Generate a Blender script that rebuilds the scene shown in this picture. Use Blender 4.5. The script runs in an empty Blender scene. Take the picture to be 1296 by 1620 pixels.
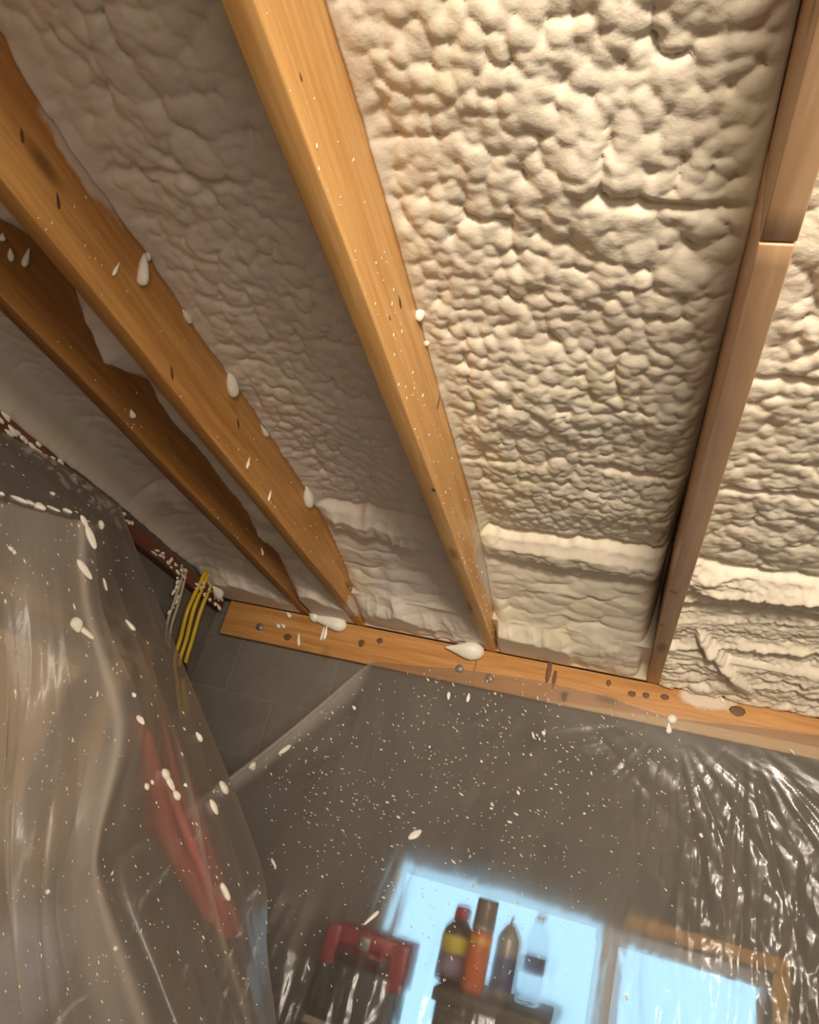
import bpy, bmesh, math, random
import numpy as np
from mathutils import Vector, Matrix
from mathutils.bvhtree import BVHTree

scene = bpy.context.scene
COL = scene.collection
random.seed(7)
RNG = np.random.default_rng(7)

# ------------------------------------------------------------------ camera
CAM = Vector((0.0, 0.0, 1.6))
FPX = 1245.4
RIGHT = Vector((0.94724, 0.20085, 0.24979))
FWD = Vector((-0.28765, 0.87650, 0.38601))
UP = Vector((-0.14141, -0.43749, 0.88803))
cam_d = bpy.data.cameras.new('camera')
cam_d.sensor_fit = 'HORIZONTAL'
cam_d.sensor_width = 36.0
cam_d.lens = 36.0 * FPX / 1296.0
cam_d.clip_start = 0.02
cam = bpy.data.objects.new('camera', cam_d)
COL.objects.link(cam)
M = Matrix((RIGHT, UP, -FWD)).transposed().to_4x4()
M.translation = CAM
cam.matrix_world = M
scene.camera = cam

# ------------------------------------------------------------------ view, world, lamps
scene.view_settings.view_transform = 'Standard'
scene.view_settings.look = 'None'
scene.view_settings.gamma = 1.0
scene.view_settings.use_curve_mapping = False
scene.view_settings.exposure = 0.08
scene.cycles.transparent_max_bounces = 24
scene.cycles.max_bounces = 10
scene.cycles.sample_clamp_indirect = 4.0

world = bpy.data.worlds.new('world')
scene.world = world
world.use_nodes = True
bg = world.node_tree.nodes['Background']
bg.inputs[0].default_value = (0.44, 0.76, 0.98, 1)      # pale blue winter daylight outside
bg.inputs[1].default_value = 1.35

def aim(o, loc, target):
    o.location = loc
    o.rotation_euler = (Vector(target) - Vector(loc)).to_track_quat('-Z', 'Y').to_euler()
def work_lamp(loc, target, power, radius, cone, colour):
    d = bpy.data.lights.new('work_lamp', 'SPOT')
    d.energy = power; d.shadow_soft_size = radius; d.spot_size = math.radians(cone); d.spot_blend = 1.0; d.color = colour
    o = bpy.data.objects.new('work_lamp', d); COL.objects.link(o); aim(o, loc, target)
def fill_light(loc, target, power, size, colour):
    d = bpy.data.lights.new('fill_light', 'AREA'); d.shape = 'DISK'
    d.size = size; d.energy = power; d.color = colour
    o = bpy.data.objects.new('fill_light', d); COL.objects.link(o); aim(o, loc, target)
work_lamp((.21, -1.0, 2.04), (.06, 2.15, 2.42), 325.0, .16, 56.0, (1.0, .88, .72))
fill_light((1.25, -1.2, 2.10), (-.9, 1.4, 2.0), 46.0, .8, (1.0, .87, .71))  # unseen fill, added to brighten the left bays and the draped sheet
fill_light((.8, -1.9, .9), (-.9, 1.2, 1.7), 17.0, 1.0, (1.0, .87, .72))  # unseen low fill, added for ambient light

# ------------------------------------------------------------------ helpers
def at(u, v, X=None, Y=None, Z=None):
    d = FWD + RIGHT * ((u - 648) / FPX) - UP * ((v - 810) / FPX)
    if X is not None: t = (X - CAM.x) / d.x
    elif Y is not None: t = (Y - CAM.y) / d.y
    else: t = (Z - CAM.z) / d.z
    return CAM + d * t
def raydir(u, v):
    return (FWD + RIGHT * ((u - 648) / FPX) - UP * ((v - 810) / FPX)).normalized()

def link(name, me, mat=None, parent=None):
    o = bpy.data.objects.new(name, me)
    COL.objects.link(o)
    if mat is not None: me.materials.append(mat)
    if parent is not None:
        o.parent = parent
        o.matrix_parent_inverse = Matrix.Identity(4)
        o.location = -Vector(parent.get('_o', (0, 0, 0)))
    return o
def tag(o, label=None, cat=None, group=None, kind=None):
    if label: o['label'] = label
    if cat: o['category'] = cat
    if group: o['group'] = group
    if kind: o['kind'] = kind
    return o
def thing(name, loc, label, cat, group=None):
    """Empty at the thing's base; part meshes are written in world coordinates and shifted back by it."""
    o = bpy.data.objects.new(name, None)
    COL.objects.link(o)
    o.location = loc
    o['_o'] = tuple(loc)
    return tag(o, label, cat, group)
def bm_obj(name, bm, mat=None, parent=None, smooth=True):
    me = bpy.data.meshes.new(name)
    bm.normal_update()
    bm.to_mesh(me)
    bm.free()
    if smooth:
        me.polygons.foreach_set('use_smooth', [True] * len(me.polygons))
    return link(name, me, mat, parent)
def subpart(name, bm, mat, part, smooth=True):
    me_o = bm_obj(name, bm, mat, None, smooth)
    me_o.parent = part
    return me_o
def np_mesh(name, V, F):
    me = bpy.data.meshes.new(name)
    V = np.asarray(V, dtype=np.float32); F = np.asarray(F, dtype=np.int32)
    me.vertices.add(len(V)); me.vertices.foreach_set('co', V.ravel())
    n = F.shape[1]
    me.loops.add(F.size); me.loops.foreach_set('vertex_index', F.ravel())
    me.polygons.add(len(F))
    me.polygons.foreach_set('loop_start', np.arange(0, F.size, n, dtype=np.int32))
    me.polygons.foreach_set('loop_total', np.full(len(F), n, dtype=np.int32))
    me.update(calc_edges=True)
    me.polygons.foreach_set('use_smooth', np.ones(len(F), dtype=bool))
    return me
def grid_faces(nu, nv, off=0):
    i, j = np.meshgrid(np.arange(nu - 1), np.arange(nv - 1), indexing='ij')
    a = (i * nv + j).ravel() + off
    return np.stack([a, a + nv, a + nv + 1, a + 1], 1)

def add_box(bm, lo, hi, bevel=0.0, seg=2):
    lo = Vector(lo); hi = Vector(hi)
    r = bmesh.ops.create_cube(bm, size=1.0)
    for v in r['verts']:
        v.co = Vector(((lo[k] + hi[k]) / 2 + v.co[k] * (hi[k] - lo[k]) for k in range(3)))
    if bevel > 0:
        ed = list({e for v in r['verts'] for e in v.link_edges})
        bmesh.ops.bevel(bm, geom=ed, offset=bevel, segments=seg, affect='EDGES', profile=0.5)
def add_tube(bm, pts, rad, n=10, cap=True):
    pts = [Vector(p) for p in pts]
    rads = rad if isinstance(rad, (list, tuple)) else [rad] * len(pts)
    rings = []
    prev = None
    for i, p in enumerate(pts):
        t = (pts[min(i + 1, len(pts) - 1)] - pts[max(i - 1, 0)]).normalized()
        if prev is None:
            ref = Vector((0, 0, 1)) if abs(t.z) < .9 else Vector((1, 0, 0))
            a = t.cross(ref).normalized()
        else:
            a = (prev - t * prev.dot(t)).normalized()
        prev = a
        b = t.cross(a)
        rings.append([bm.verts.new(p + (a * math.cos(2 * math.pi * k / n) + b * math.sin(2 * math.pi * k / n)) * rads[i]) for k in range(n)])
    for r0, r1 in zip(rings, rings[1:]):
        for k in range(n):
            bm.faces.new((r0[k], r0[(k + 1) % n], r1[(k + 1) % n], r1[k]))
    if cap:
        bm.faces.new(rings[0][::-1]); bm.faces.new(rings[-1])
def add_lathe(bm, base, prof, n=28):
    """prof: list of (radius, height) from bottom to top."""
    base = Vector(base)
    rings = []
    for r, h in prof:
        rings.append([bm.verts.new(base + Vector((r * math.cos(2 * math.pi * k / n), r * math.sin(2 * math.pi * k / n), h))) for k in range(n)])
    for r0, r1 in zip(rings, rings[1:]):
        for k in range(n):
            bm.faces.new((r0[k], r0[(k + 1) % n], r1[(k + 1) % n], r1[k]))
    bm.faces.new(rings[0][::-1]); bm.faces.new(rings[-1])
def smooth_path(pts, n=8):
    pts = [Vector(p) for p in pts]
    out = []
    for i in range(len(pts) - 1):
        p0 = pts[max(i - 1, 0)]; p1 = pts[i]; p2 = pts[i + 1]; p3 = pts[min(i + 2, len(pts) - 1)]
        for k in range(n):
            t = k / n
            out.append(0.5 * ((2 * p1) + (p2 - p0) * t + (2 * p0 - 5 * p1 + 4 * p2 - p3) * t * t + (3 * p1 - p0 - 3 * p2 + p3) * t ** 3))
    out.append(pts[-1])
    return out
def add_blob(bm, c, nrm, along, l, w, h, taper=0.0, sub=2):
    """a lump of foam stuck to a surface: flattened, optionally tear shaped along its length"""
    nrm = Vector(nrm).normalized(); along = Vector(along)
    along = (along - nrm * along.dot(nrm))
    along = along.normalized() if along.length > 1e-6 else nrm.orthogonal().normalized()
    side = nrm.cross(along)
    r = bmesh.ops.create_icosphere(bm, subdivisions=sub, radius=1.0)
    ph = random.uniform(0, 6)
    for v in r['verts']:
        x, y, z = v.co
        k = 1 + taper * x
        wob = 1 + .10 * math.sin(3 * x + ph) + .08 * math.sin(4 * y + 2 * ph)
        v.co = Vector(c) + along * (x * l) + side * (y * w * k * wob) + nrm * (z * h * k * wob)

# noise in numpy ------------------------------------------------------------
def _h(i, j, seed):
    n = (i.astype(np.int64) * 374761393 + j.astype(np.int64) * 668265263 + seed * 1442695041) & 0xffffffff
    n = ((n ^ (n >> 13)) * 1274126177) & 0xffffffff
    n = ((n ^ (n >> 16)) * 2246822519) & 0xffffffff
    n = n ^ (n >> 15)
    return (n & 0xffffff) / float(0x1000000)
def vnoise(x, y, seed=0):
    xi = np.floor(x); yi = np.floor(y); fx = x - xi; fy = y - yi
    fx = fx * fx * fx * (fx * (fx * 6 - 15) + 10); fy = fy * fy * fy * (fy * (fy * 6 - 15) + 10)
    a = _h(xi, yi, seed); b = _h(xi + 1, yi, seed); c = _h(xi, yi + 1, seed); d = _h(xi + 1, yi + 1, seed)
    return (a * (1 - fx) + b * fx) * (1 - fy) + (c * (1 - fx) + d * fx) * fy
def fbm(x, y, seed=0, o=4):
    s = 0; a = .5
    for k in range(o):
        s = s + a * vnoise(x * 2 ** k, y * 2 ** k, seed + 17 * k); a *= .5
    return s
def ridged(x, y, seed=0, o=3):
    s = 0; a = .6
    for k in range(o):
        n = 1 - np.abs(2 * vnoise(x * 2 ** k, y * 2 ** k, seed + 31 * k) - 1)
        s = s + a * n * n; a *= .5
    return s
def domes(x, y, seed=0):
    """puffy cells: upper envelope of paraboloids on a jittered grid, sharp creases between them"""
    xi = np.floor(x); yi = np.floor(y)
    best = np.full(x.shape, -9.0)
    for di in (-2, -1, 0, 1, 2):
        for dj in (-2, -1, 0, 1, 2):
            ci = xi + di; cj = yi + dj
            px = ci + .5 + .9 * (_h(ci, cj, seed) - .5); py = cj + .5 + .9 * (_h(ci, cj, seed + 5) - .5)
            amp = .55 + .45 * _h(ci, cj, seed + 9)
            k = 1.1 + .7 * _h(ci, cj, seed + 11)
            v = amp - k * ((x - px) ** 2 + (y - py) ** 2)
            best = np.maximum(best, v)
    best = np.clip(best, -.25, 1)
    return np.sqrt(np.clip(best + .25, 0, 2))
def sstep(a, b, x):
    t = np.clip((x - a) / (b - a), 0, 1)
    return t * t * (3 - 2 * t)

# ------------------------------------------------------------------ materials
def new_mat(name):
    m = bpy.data.materials.new(name); m.use_nodes = True
    nt = m.node_tree
    return m, nt, nt.nodes['Principled BSDF'], nt.nodes['Material Output']
def N(nt, typ, **kw):
    n = nt.nodes.new(typ)
    for k, v in kw.items(): setattr(n, k, v)
    return n
def L(nt, a, b): nt.links.new(a, b)
def ramp(nt, fac, stops):
    r = N(nt, 'ShaderNodeValToRGB')
    el = r.color_ramp.elements
    while len(el) < len(stops): el.new(.5)
    for e, (p, c) in zip(el, stops):
        e.position = p; e.color = (*c, 1) if len(c) == 3 else c
    L(nt, fac, r.inputs[0])
    return r.outputs[0]
def mapped(nt, scale, coord='Object', loc=(0, 0, 0)):
    tc = N(nt, 'ShaderNodeTexCoord'); mp = N(nt, 'ShaderNodeMapping')
    mp.inputs['Scale'].default_value = scale; mp.inputs['Location'].default_value = loc
    L(nt, tc.outputs[coord], mp.inputs[0])
    return mp.outputs[0]
def noise(nt, vec, scale, detail=3, rough=.5, dist=0):
    n = N(nt, 'ShaderNodeTexNoise')
    n.inputs['Scale'].default_value = scale; n.inputs['Detail'].default_value = detail
    n.inputs['Roughness'].default_value = rough; n.inputs['Distortion'].default_value = dist
    L(nt, vec, n.inputs['Vector'])
    return n.outputs['Fac']
def bump(nt, h, strength, dist, bsdf):
    b = N(nt, 'ShaderNodeBump')
    b.inputs['Strength'].default_value = strength; b.inputs['Distance'].default_value = dist
    L(nt, h, b.inputs['Height']); L(nt, b.outputs[0], bsdf.inputs['Normal'])
    return b
def mixc(nt, fac, a, b):
    m = N(nt, 'ShaderNodeMix', data_type='RGBA')
    if isinstance(fac, float): m.inputs[0].default_value = fac
    else: L(nt, fac, m.inputs[0])
    for s, v in ((6, a), (7, b)):
        if isinstance(v, tuple): m.inputs[s].default_value = (*v, 1)
        else: L(nt, v, m.inputs[s])
    return m.outputs[2]
def math_n(nt, op, a, b=None, clamp=False):
    m = N(nt, 'ShaderNodeMath', operation=op); m.use_clamp = clamp
    for i, v in enumerate((a, b)):
        if v is None: continue
        if isinstance(v, (int, float)): m.inputs[i].default_value = v
        else: L(nt, v, m.inputs[i])
    return m.outputs[0]

def simple(name, col, rough=.5, metal=0.0, bumpy=0.0, bscale=60, var=.12):
    m, nt, b, o = new_mat(name)
    v = mapped(nt, (1, 1, 1))
    n = noise(nt, v, bscale, 3)
    c2 = tuple(max(0, c * (1 - var)) for c in col); c3 = tuple(min(1, c * (1 + var)) for c in col)
    L(nt, ramp(nt, n, [(.3, c2), (.7, c3)]), b.inputs['Base Color'])
    b.inputs['Roughness'].default_value = rough; b.inputs['Metallic'].default_value = metal
    if bumpy: bump(nt, n, bumpy, .003, b)
    return m

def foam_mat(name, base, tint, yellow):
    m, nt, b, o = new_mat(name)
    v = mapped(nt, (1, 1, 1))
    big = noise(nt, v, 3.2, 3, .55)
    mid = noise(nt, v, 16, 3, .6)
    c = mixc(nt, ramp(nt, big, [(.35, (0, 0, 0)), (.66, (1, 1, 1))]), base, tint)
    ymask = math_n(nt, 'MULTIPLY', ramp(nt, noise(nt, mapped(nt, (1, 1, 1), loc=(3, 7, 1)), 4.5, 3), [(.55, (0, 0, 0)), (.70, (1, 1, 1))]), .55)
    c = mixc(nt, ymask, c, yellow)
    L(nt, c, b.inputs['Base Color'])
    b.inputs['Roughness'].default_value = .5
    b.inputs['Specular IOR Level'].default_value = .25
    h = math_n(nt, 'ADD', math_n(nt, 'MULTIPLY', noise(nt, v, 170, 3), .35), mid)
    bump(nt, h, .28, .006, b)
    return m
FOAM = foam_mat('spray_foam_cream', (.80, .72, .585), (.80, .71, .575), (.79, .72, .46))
FOAM_DIM = foam_mat('spray_foam_shaded', (.74, .66, .57), (.77, .67, .60), (.72, .67, .47))  # duller copy of the foam: shade of the left bays put into its colour
FOAM_WHITE = simple('foam_white', (.84, .80, .70), .5, 0, .2, 120, .04)

def wood_mat(name, light, dark, films=(), rough=.42, knots=True, pale_edge=None):
    """softwood with grain along Y; films: (x, y, z, rx, ry, rz) ellipsoids where dried foam overspray clouds the wood"""
    m, nt, b, o = new_mat(name)
    v = mapped(nt, (1, 1, 1))
    warp = noise(nt, mapped(nt, (3, .8, 3)), 2.0, 2)
    vs = N(nt, 'ShaderNodeVectorMath', operation='MULTIPLY_ADD')
    L(nt, v, vs.inputs[0]); vs.inputs[1].default_value = (1, .045, 1)
    cw = N(nt, 'ShaderNodeCombineXYZ'); w2 = math_n(nt, 'MULTIPLY', warp, .035)
    L(nt, w2, cw.inputs[0]); L(nt, w2, cw.inputs[2]); L(nt, cw.outputs[0], vs.inputs[2])
    g1 = noise(nt, vs.outputs[0], 95, 4, .6)
    g2 = noise(nt, vs.outputs[0], 24, 2, .5)
    g = math_n(nt, 'ADD', math_n(nt, 'MULTIPLY', g1, .55), math_n(nt, 'MULTIPLY', g2, .45))
    c = ramp(nt, g, [(.36, dark), (.50, tuple(.5 * (a + d) for a, d in zip(light, dark))), (.62, light)])
    if knots:
        kv = mapped(nt, (9, 2.6, 9))
        vo = N(nt, 'ShaderNodeTexVoronoi'); vo.inputs['Scale'].default_value = 1.0
        L(nt, kv, vo.inputs['Vector'])
        km = ramp(nt, vo.outputs['Distance'], [(.07, (1, 1, 1)), (.16, (0, 0, 0))])
        c = mixc(nt, math_n(nt, 'MULTIPLY', km, .75), c, tuple(d * .32 for d in dark))
    if pale_edge is not None:      # paler colour along one edge
        (x, y, z, rx, ry, rz), sc = pale_edge
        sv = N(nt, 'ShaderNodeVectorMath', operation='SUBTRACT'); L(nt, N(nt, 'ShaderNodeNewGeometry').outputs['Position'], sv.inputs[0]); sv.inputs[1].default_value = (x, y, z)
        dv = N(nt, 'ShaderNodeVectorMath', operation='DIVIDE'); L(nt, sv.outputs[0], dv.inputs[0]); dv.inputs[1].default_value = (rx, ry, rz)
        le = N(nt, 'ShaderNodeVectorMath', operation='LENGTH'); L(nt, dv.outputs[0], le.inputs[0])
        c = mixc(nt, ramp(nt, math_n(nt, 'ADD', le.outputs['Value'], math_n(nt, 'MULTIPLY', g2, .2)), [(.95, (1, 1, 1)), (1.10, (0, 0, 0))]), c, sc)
    fm = None
    for (x, y, z, rx, ry, rz) in films:
        sv = N(nt, 'ShaderNodeVectorMath', operation='SUBTRACT'); L(nt, N(nt, 'ShaderNodeNewGeometry').outputs['Position'], sv.inputs[0]); sv.inputs[1].default_value = (x, y, z)
        dv = N(nt, 'ShaderNodeVectorMath', operation='DIVIDE'); L(nt, sv.outputs[0], dv.inputs[0]); dv.inputs[1].default_value = (rx, ry, rz)
        le = N(nt, 'ShaderNodeVectorMath', operation='LENGTH'); L(nt, dv.outputs[0], le.inputs[0])
        q = math_n(nt, 'ADD', le.outputs['Value'], math_n(nt, 'MULTIPLY', math_n(nt, 'SUBTRACT', noise(nt, v, 26, 3, .6), .5), 1.2))
        f = ramp(nt, q, [(.62, (1, 1, 1)), (1.0, (0, 0, 0))])
        fm = f if fm is None else math_n(nt, 'MAXIMUM', fm, f)
    if fm is not None:
        c = mixc(nt, math_n(nt, 'MULTIPLY', fm, .78), c, (.70, .63, .54))
    L(nt, c, b.inputs['Base Color'])
    b.inputs['Roughness'].default_value = rough
    b.inputs['Specular IOR Level'].default_value = .35
    bump(nt, g1, .18, .002, b)
    return m

def block_mat(name, axis):
    m, nt, b, o = new_mat(name)
    g = N(nt, 'ShaderNodeNewGeometry'); s = N(nt, 'ShaderNodeSeparateXYZ'); L(nt, g.outputs['Position'], s.inputs[0])
    cb = N(nt, 'ShaderNodeCombineXYZ')
    L(nt, s.outputs[axis], cb.inputs[0]); L(nt, math_n(nt, 'ADD', s.outputs[2], .03), cb.inputs[1])
    br = N(nt, 'ShaderNodeTexBrick'); br.offset = .5
    br.inputs['Scale'].default_value = 1.0
    br.inputs['Brick Width'].default_value = .40; br.inputs['Row Height'].default_value = .20
    br.inputs['Mortar Size'].default_value = .006; br.inputs['Mortar Smooth'].default_value = .4
    br.inputs['Color1'].default_value = (.135, .118, .100, 1); br.inputs['Color2'].default_value = (.165, .143, .120, 1)
    br.inputs['Mortar'].default_value = (.19, .168, .142, 1)
    L(nt, cb.outputs[0], br.inputs['Vector'])
    n = noise(nt, g.outputs['Position'], 9, 5, .65)
    c = mixc(nt, .35, br.outputs['Color'], ramp(nt, n, [(.3, (.095, .083, .07)), (.7, (.20, .178, .15))]))
    L(nt, c, b.inputs['Base Color'])
    b.inputs['Roughness'].default_value = .9
    h = math_n(nt, 'ADD', math_n(nt, 'MULTIPLY', br.outputs['Fac'], -.6), math_n(nt, 'MULTIPLY', noise(nt, g.outputs['Position'], 140, 3), .35))
    bump(nt, h, .5, .006, b)
    return m

def plastic_mat(name, haze, gloss_rough, soft, soft_rough, hazecol=(.80, .74, .66), wr=1.0, gloss=1.2, layers_sheen=False):
    """thin polyethylene film: mostly clear, a little milky, softens what lies behind it, shiny"""
    m, nt, b, o = new_mat(name)
    nt.nodes.remove(b)
    v = mapped(nt, (1, 1, 1))
    tr = N(nt, 'ShaderNodeBsdfTransparent'); tr.inputs[0].default_value = (.97, .965, .95, 1)
    rf = N(nt, 'ShaderNodeBsdfRefraction'); rf.inputs['IOR'].default_value = 1.13; rf.inputs['Roughness'].default_value = soft_rough
    rf.inputs[0].default_value = (.97, .965, .95, 1)
    rg = N(nt, 'ShaderNodeBsdfRefraction'); rg.inputs['IOR'].default_value = 1.30; rg.inputs['Roughness'].default_value = .60
    rg.inputs[0].default_value = (.97, .965, .95, 1)
    m0 = N(nt, 'ShaderNodeMixShader'); m0.inputs[0].default_value = .30
    L(nt, rf.outputs[0], m0.inputs[1]); L(nt, rg.outputs[0], m0.inputs[2])
    m1 = N(nt, 'ShaderNodeMixShader'); m1.inputs[0].default_value = soft
    L(nt, tr.outputs[0], m1.inputs[1]); L(nt, m0.outputs[0], m1.inputs[2])
    df = N(nt, 'ShaderNodeBsdfDiffuse'); df.inputs[0].default_value = (*hazecol, 1)
    tl = N(nt, 'ShaderNodeBsdfTranslucent'); tl.inputs[0].default_value = (*hazecol, 1)
    m2 = N(nt, 'ShaderNodeMixShader'); m2.inputs[0].default_value = .5
    L(nt, df.outputs[0], m2.inputs[1]); L(nt, tl.outputs[0], m2.inputs[2])
    m3 = N(nt, 'ShaderNodeMixShader')
    hz = math_n(nt, 'MULTIPLY', math_n(nt, 'ADD', math_n(nt, 'MULTIPLY', noise(nt, mapped(nt, (5, 5, 1.2)), 1.0, 4, .6), 1.0), .5), haze)
    if layers_sheen:
        at_ = N(nt, 'ShaderNodeAttribute'); at_.attribute_name = 'layers_sheen'
        hz = math_n(nt, 'MULTIPLY', hz, at_.outputs['Fac'], True)
    L(nt, hz, m3.inputs[0]); L(nt, m1.outputs[0], m3.inputs[1]); L(nt, m2.outputs[0], m3.inputs[2])
    gl = N(nt, 'ShaderNodeBsdfGlossy'); gl.inputs['Roughness'].default_value = gloss_rough; gl.inputs[0].default_value = (1, 1, 1, 1)
    bp = N(nt, 'ShaderNodeBump'); bp.inputs['Strength'].default_value = .5 * wr; bp.inputs['Distance'].default_value = .006
    L(nt, noise(nt, mapped(nt, (40, 40, 14)), 1.0, 4, .6), bp.inputs['Height'])
    L(nt, bp.outputs[0], gl.inputs['Normal']); L(nt, bp.outputs[0], df.inputs['Normal'])
    fr = N(nt, 'ShaderNodeLayerWeight')
    L(nt, bp.outputs[0], fr.inputs['Normal'])
    fa = math_n(nt, 'ADD', math_n(nt, 'MULTIPLY', math_n(nt, 'POWER', fr.outputs['Facing'], 3.5), .45), .035)
    m4 = N(nt, 'ShaderNodeMixShader')
    L(nt, math_n(nt, 'MULTIPLY', fa, gloss, True), m4.inputs[0])
    L(nt, m3.outputs[0], m4.inputs[1]); L(nt, gl.outputs[0], m4.inputs[2])
    L(nt, m4.outputs[0], o.inputs['Surface'])
    return m
PLASTIC_WALL = plastic_mat('clear_poly_wall', .115, .22, .70, .45, wr=.35, gloss=1.1, layers_sheen=True)
PLASTIC_PILE = plastic_mat('clear_poly_pile', .30, .30, .50, .34, (.80, .73, .65), .4, .8, True)
PLASTIC_HEM = plastic_mat('clear_poly_rolled', .30, .20, .4, .3)

JW_L, JW_D = (.74, .43, .165), (.56, .285, .085)
STEEL = simple('galvanised_steel', (.30, .28, .26), .45, .8, .2, 90)
DARK = simple('dark_plastic', (.022, .020, .020), .4)

# ------------------------------------------------------------------ key measures (metres)
ZB = 2.3026          # underside of the joists = top of the wall plate
ZF = 2.447           # foam face between joists
ZD = 2.540           # roof deck
YP = 2.688           # front face of the wall plate
YW = 2.726           # block wall
PLH = .134
XA, XB, XC, XD, XL = -.473, -.968, -1.186, .074, -1.521
JW = .038
Y0 = -.45            # where the modelled ceiling starts, behind the camera
XR, YN = 2.2, -2.2   # right wall, near wall
XW = XL - .03        # left block wall face

# ------------------------------------------------------------------ the setting
def struct(name, lo, hi, mat):
    bm = bmesh.new(); add_box(bm, lo, hi)
    o = bm_obj(name, bm, mat, None, False)
    return tag(o, kind='structure')
BLK_X = block_mat('concrete_block_back', 0)
BLK_Y = block_mat('concrete_block_side', 1)
PAINT = simple('pale_paint', (.62, .57, .50), .8)
CONC = simple('concrete_floor', (.25, .22, .19), .85, 0, .3, 20)
DECK = simple('roof_deck', (.40, .30, .18), .8)
WX0, WX1, WZ0, WZ1 = -.62, .515, .90, 1.56   # window opening in the back wall
bm = bmesh.new()
add_box(bm, (XW - .2, YW, 0), (WX0, YW + .2, ZB)); add_box(bm, (WX1, YW, 0), (XR + .2, YW + .2, ZB))
add_box(bm, (WX0, YW, 0), (WX1, YW + .2, WZ0)); add_box(bm, (WX0, YW, WZ1), (WX1, YW + .2, ZB))
add_box(bm, (XW - .2, YW + .02, ZB), (XR + .2, YW + .2, ZD))
tag(bm_obj('wall_back', bm, BLK_X, None, False), kind='structure')
struct('wall_left', (XW - .2, YN, 0), (XW, YW, ZD), BLK_Y)
struct('wall_right', (XR, YN, 0), (XR + .2, YW, ZD), PAINT)
struct('wall_near', (XW, YN - .2, 0), (XR, YN, ZD), PAINT)
struct('floor', (XW - .2, YN - .2, -.1), (XR + .2, YW + .2, 0), CONC)
struct('ceiling', (XW - .2, YN - .2, ZD), (XR + .2, YW + .2, ZD + .06), DECK)

# window -------------------------------------------------------------------
WOODTRIM = wood_mat('window_trim_wood', (.50, .32, .16), (.36, .22, .10), (), .6, False)
VINYL = simple('grey_white_vinyl', (.52, .50, .49), .5, 0, 0, 30, .05)
def window():
    w = bpy.data.objects.new('window_1', None); COL.objects.link(w)
    w.location = (0, 0, 0); tag(w, kind='structure')
    fy0, fy1 = YW + .05, YW + .10
    bm = bmesh.new()
    add_box(bm, (WX0, fy0, WZ0), (WX0 + .03, fy1, WZ1), .004); add_box(bm, (WX1 - .022, fy0, WZ0), (WX1, fy1, WZ1), .004)
    add_box(bm, (WX0 + .03, fy0, WZ0), (WX1 - .022, fy1, WZ0 + .04), .004); add_box(bm, (WX0 + .03, fy0, WZ1 - .018), (.03, fy1, WZ1), .004)
    add_box(bm, (.03, fy0, WZ1 - .05), (WX1 - .022, fy1, WZ1), .004)
    bm_obj('window_frame', bm, VINYL, w)
    bm = bmesh.new(); add_box(bm, (.035, YW + .02, WZ0 + .04), (.098, fy1 - .005, WZ1 - .018), .006)
    bm_obj('mullion', bm, VINYL, w)
    bm = bmesh.new()
    add_box(bm, (.10, YW - .018, WZ1), (WX1 + .045, YW - .001, WZ1 + .042), .003)
    add_box(bm, (WX1, YW - .018, WZ0 - .03), (WX1 + .045, YW - .001, WZ1), .003)
    bm_obj('window_casing', bm, WOODTRIM, w)
    gm, nt, b, o = new_mat('window_glass')
    b.inputs['Base Color'].default_value = (.96, .98, 1, 1); b.inputs['Roughness'].default_value = .22
    b.inputs['Transmission Weight'].default_value = 1; b.inputs['IOR'].default_value = 1.2
    bump(nt, noise(nt, mapped(nt, (120, 40, 60)), 1.0, 3, .7), .35, .004, b)
    for x0, x1 in ((WX0 + .03, .035), (.098, WX1 - .022)):
        bm = bmesh.new(); add_box(bm, (x0, fy0 + .02, WZ0 + .04), (x1, fy0 + .024, WZ1 - .018))
        bm_obj('pane', bm, gm, w, False)
window()

# ------------------------------------------------------------------ joists
def fleck_bm(samples, size=(.0012, .003), stretch=(1.0, 2.6), sub=1):
    bm = bmesh.new()
    for p, n, a in samples:
        s = random.uniform(*size); k = random.uniform(*stretch)
        add_blob(bm, p, n, a, s * k, s, s * .6, random.uniform(-.4, .4), sub)
    return bm

def joist(x, mat, label, bow=0.0, crack=None, right=True, flecks=0):
    t = thing('ceiling_joist', (x + JW / 2, YW, ZB), label, 'joist', 'ceiling joists over the foam')
    bm = bmesh.new()
    segs = [(YN, YW + .018)] if crack is None else [(YN, crack - .0015), (crack + .0015, YW + .018)]
    for k, (a, b) in enumerate(segs):
        dz = .0014 if (crack is not None and k == 0) else 0.0
        add_box(bm, (x + dz * .6, a, ZB + dz), (x + JW + dz * .6, b, ZD - .0005), .0022, 2)
    # a little wane along the long edges
    es = [e for e in bm.edges if abs(e.verts[0].co.y - e.verts[1].co.y) > 1]
    bmesh.ops.subdivide_edges(bm, edges=es, cuts=60, use_grid_fill=False)
    for v in bm.verts:
        if v.co.z < ZB + .02:
            v.co.z += .0012 * math.sin(v.co.y * 9 + x * 40) * (1 if v.co.y < 2.5 else 0)
        v.co.x += bow * math.sin((v.co.y - YN) / (YW - YN) * math.pi)
    bm_obj('board', bm, mat, t)
    return t

def blob_on(parent, items, plane, name='foam_blob'):
    """items: (u, v, du, dv, length_px, width_px) on a face; plane: dict for at()"""
    out = []
    for (u, v, du, dv, l, w) in items:
        c = at(u, v, **plane); d = (c - CAM).length; s = d / FPX
        a = at(u + du, v + dv, **plane) - c
        nrm = Vector((1, 0, 0)) if 'X' in plane else (Vector((0, -1, 0)) if 'Y' in plane else Vector((0, 0, -1)))
        bm = bmesh.new(); add_blob(bm, c + nrm * w * s * .25, nrm, a, l * s / 2 * 1.3, w * s / 2 * .9, w * s * .45, .62, 3)
        out.append(bm_obj(name, bm, FOAM_WHITE, parent))
    return out

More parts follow.
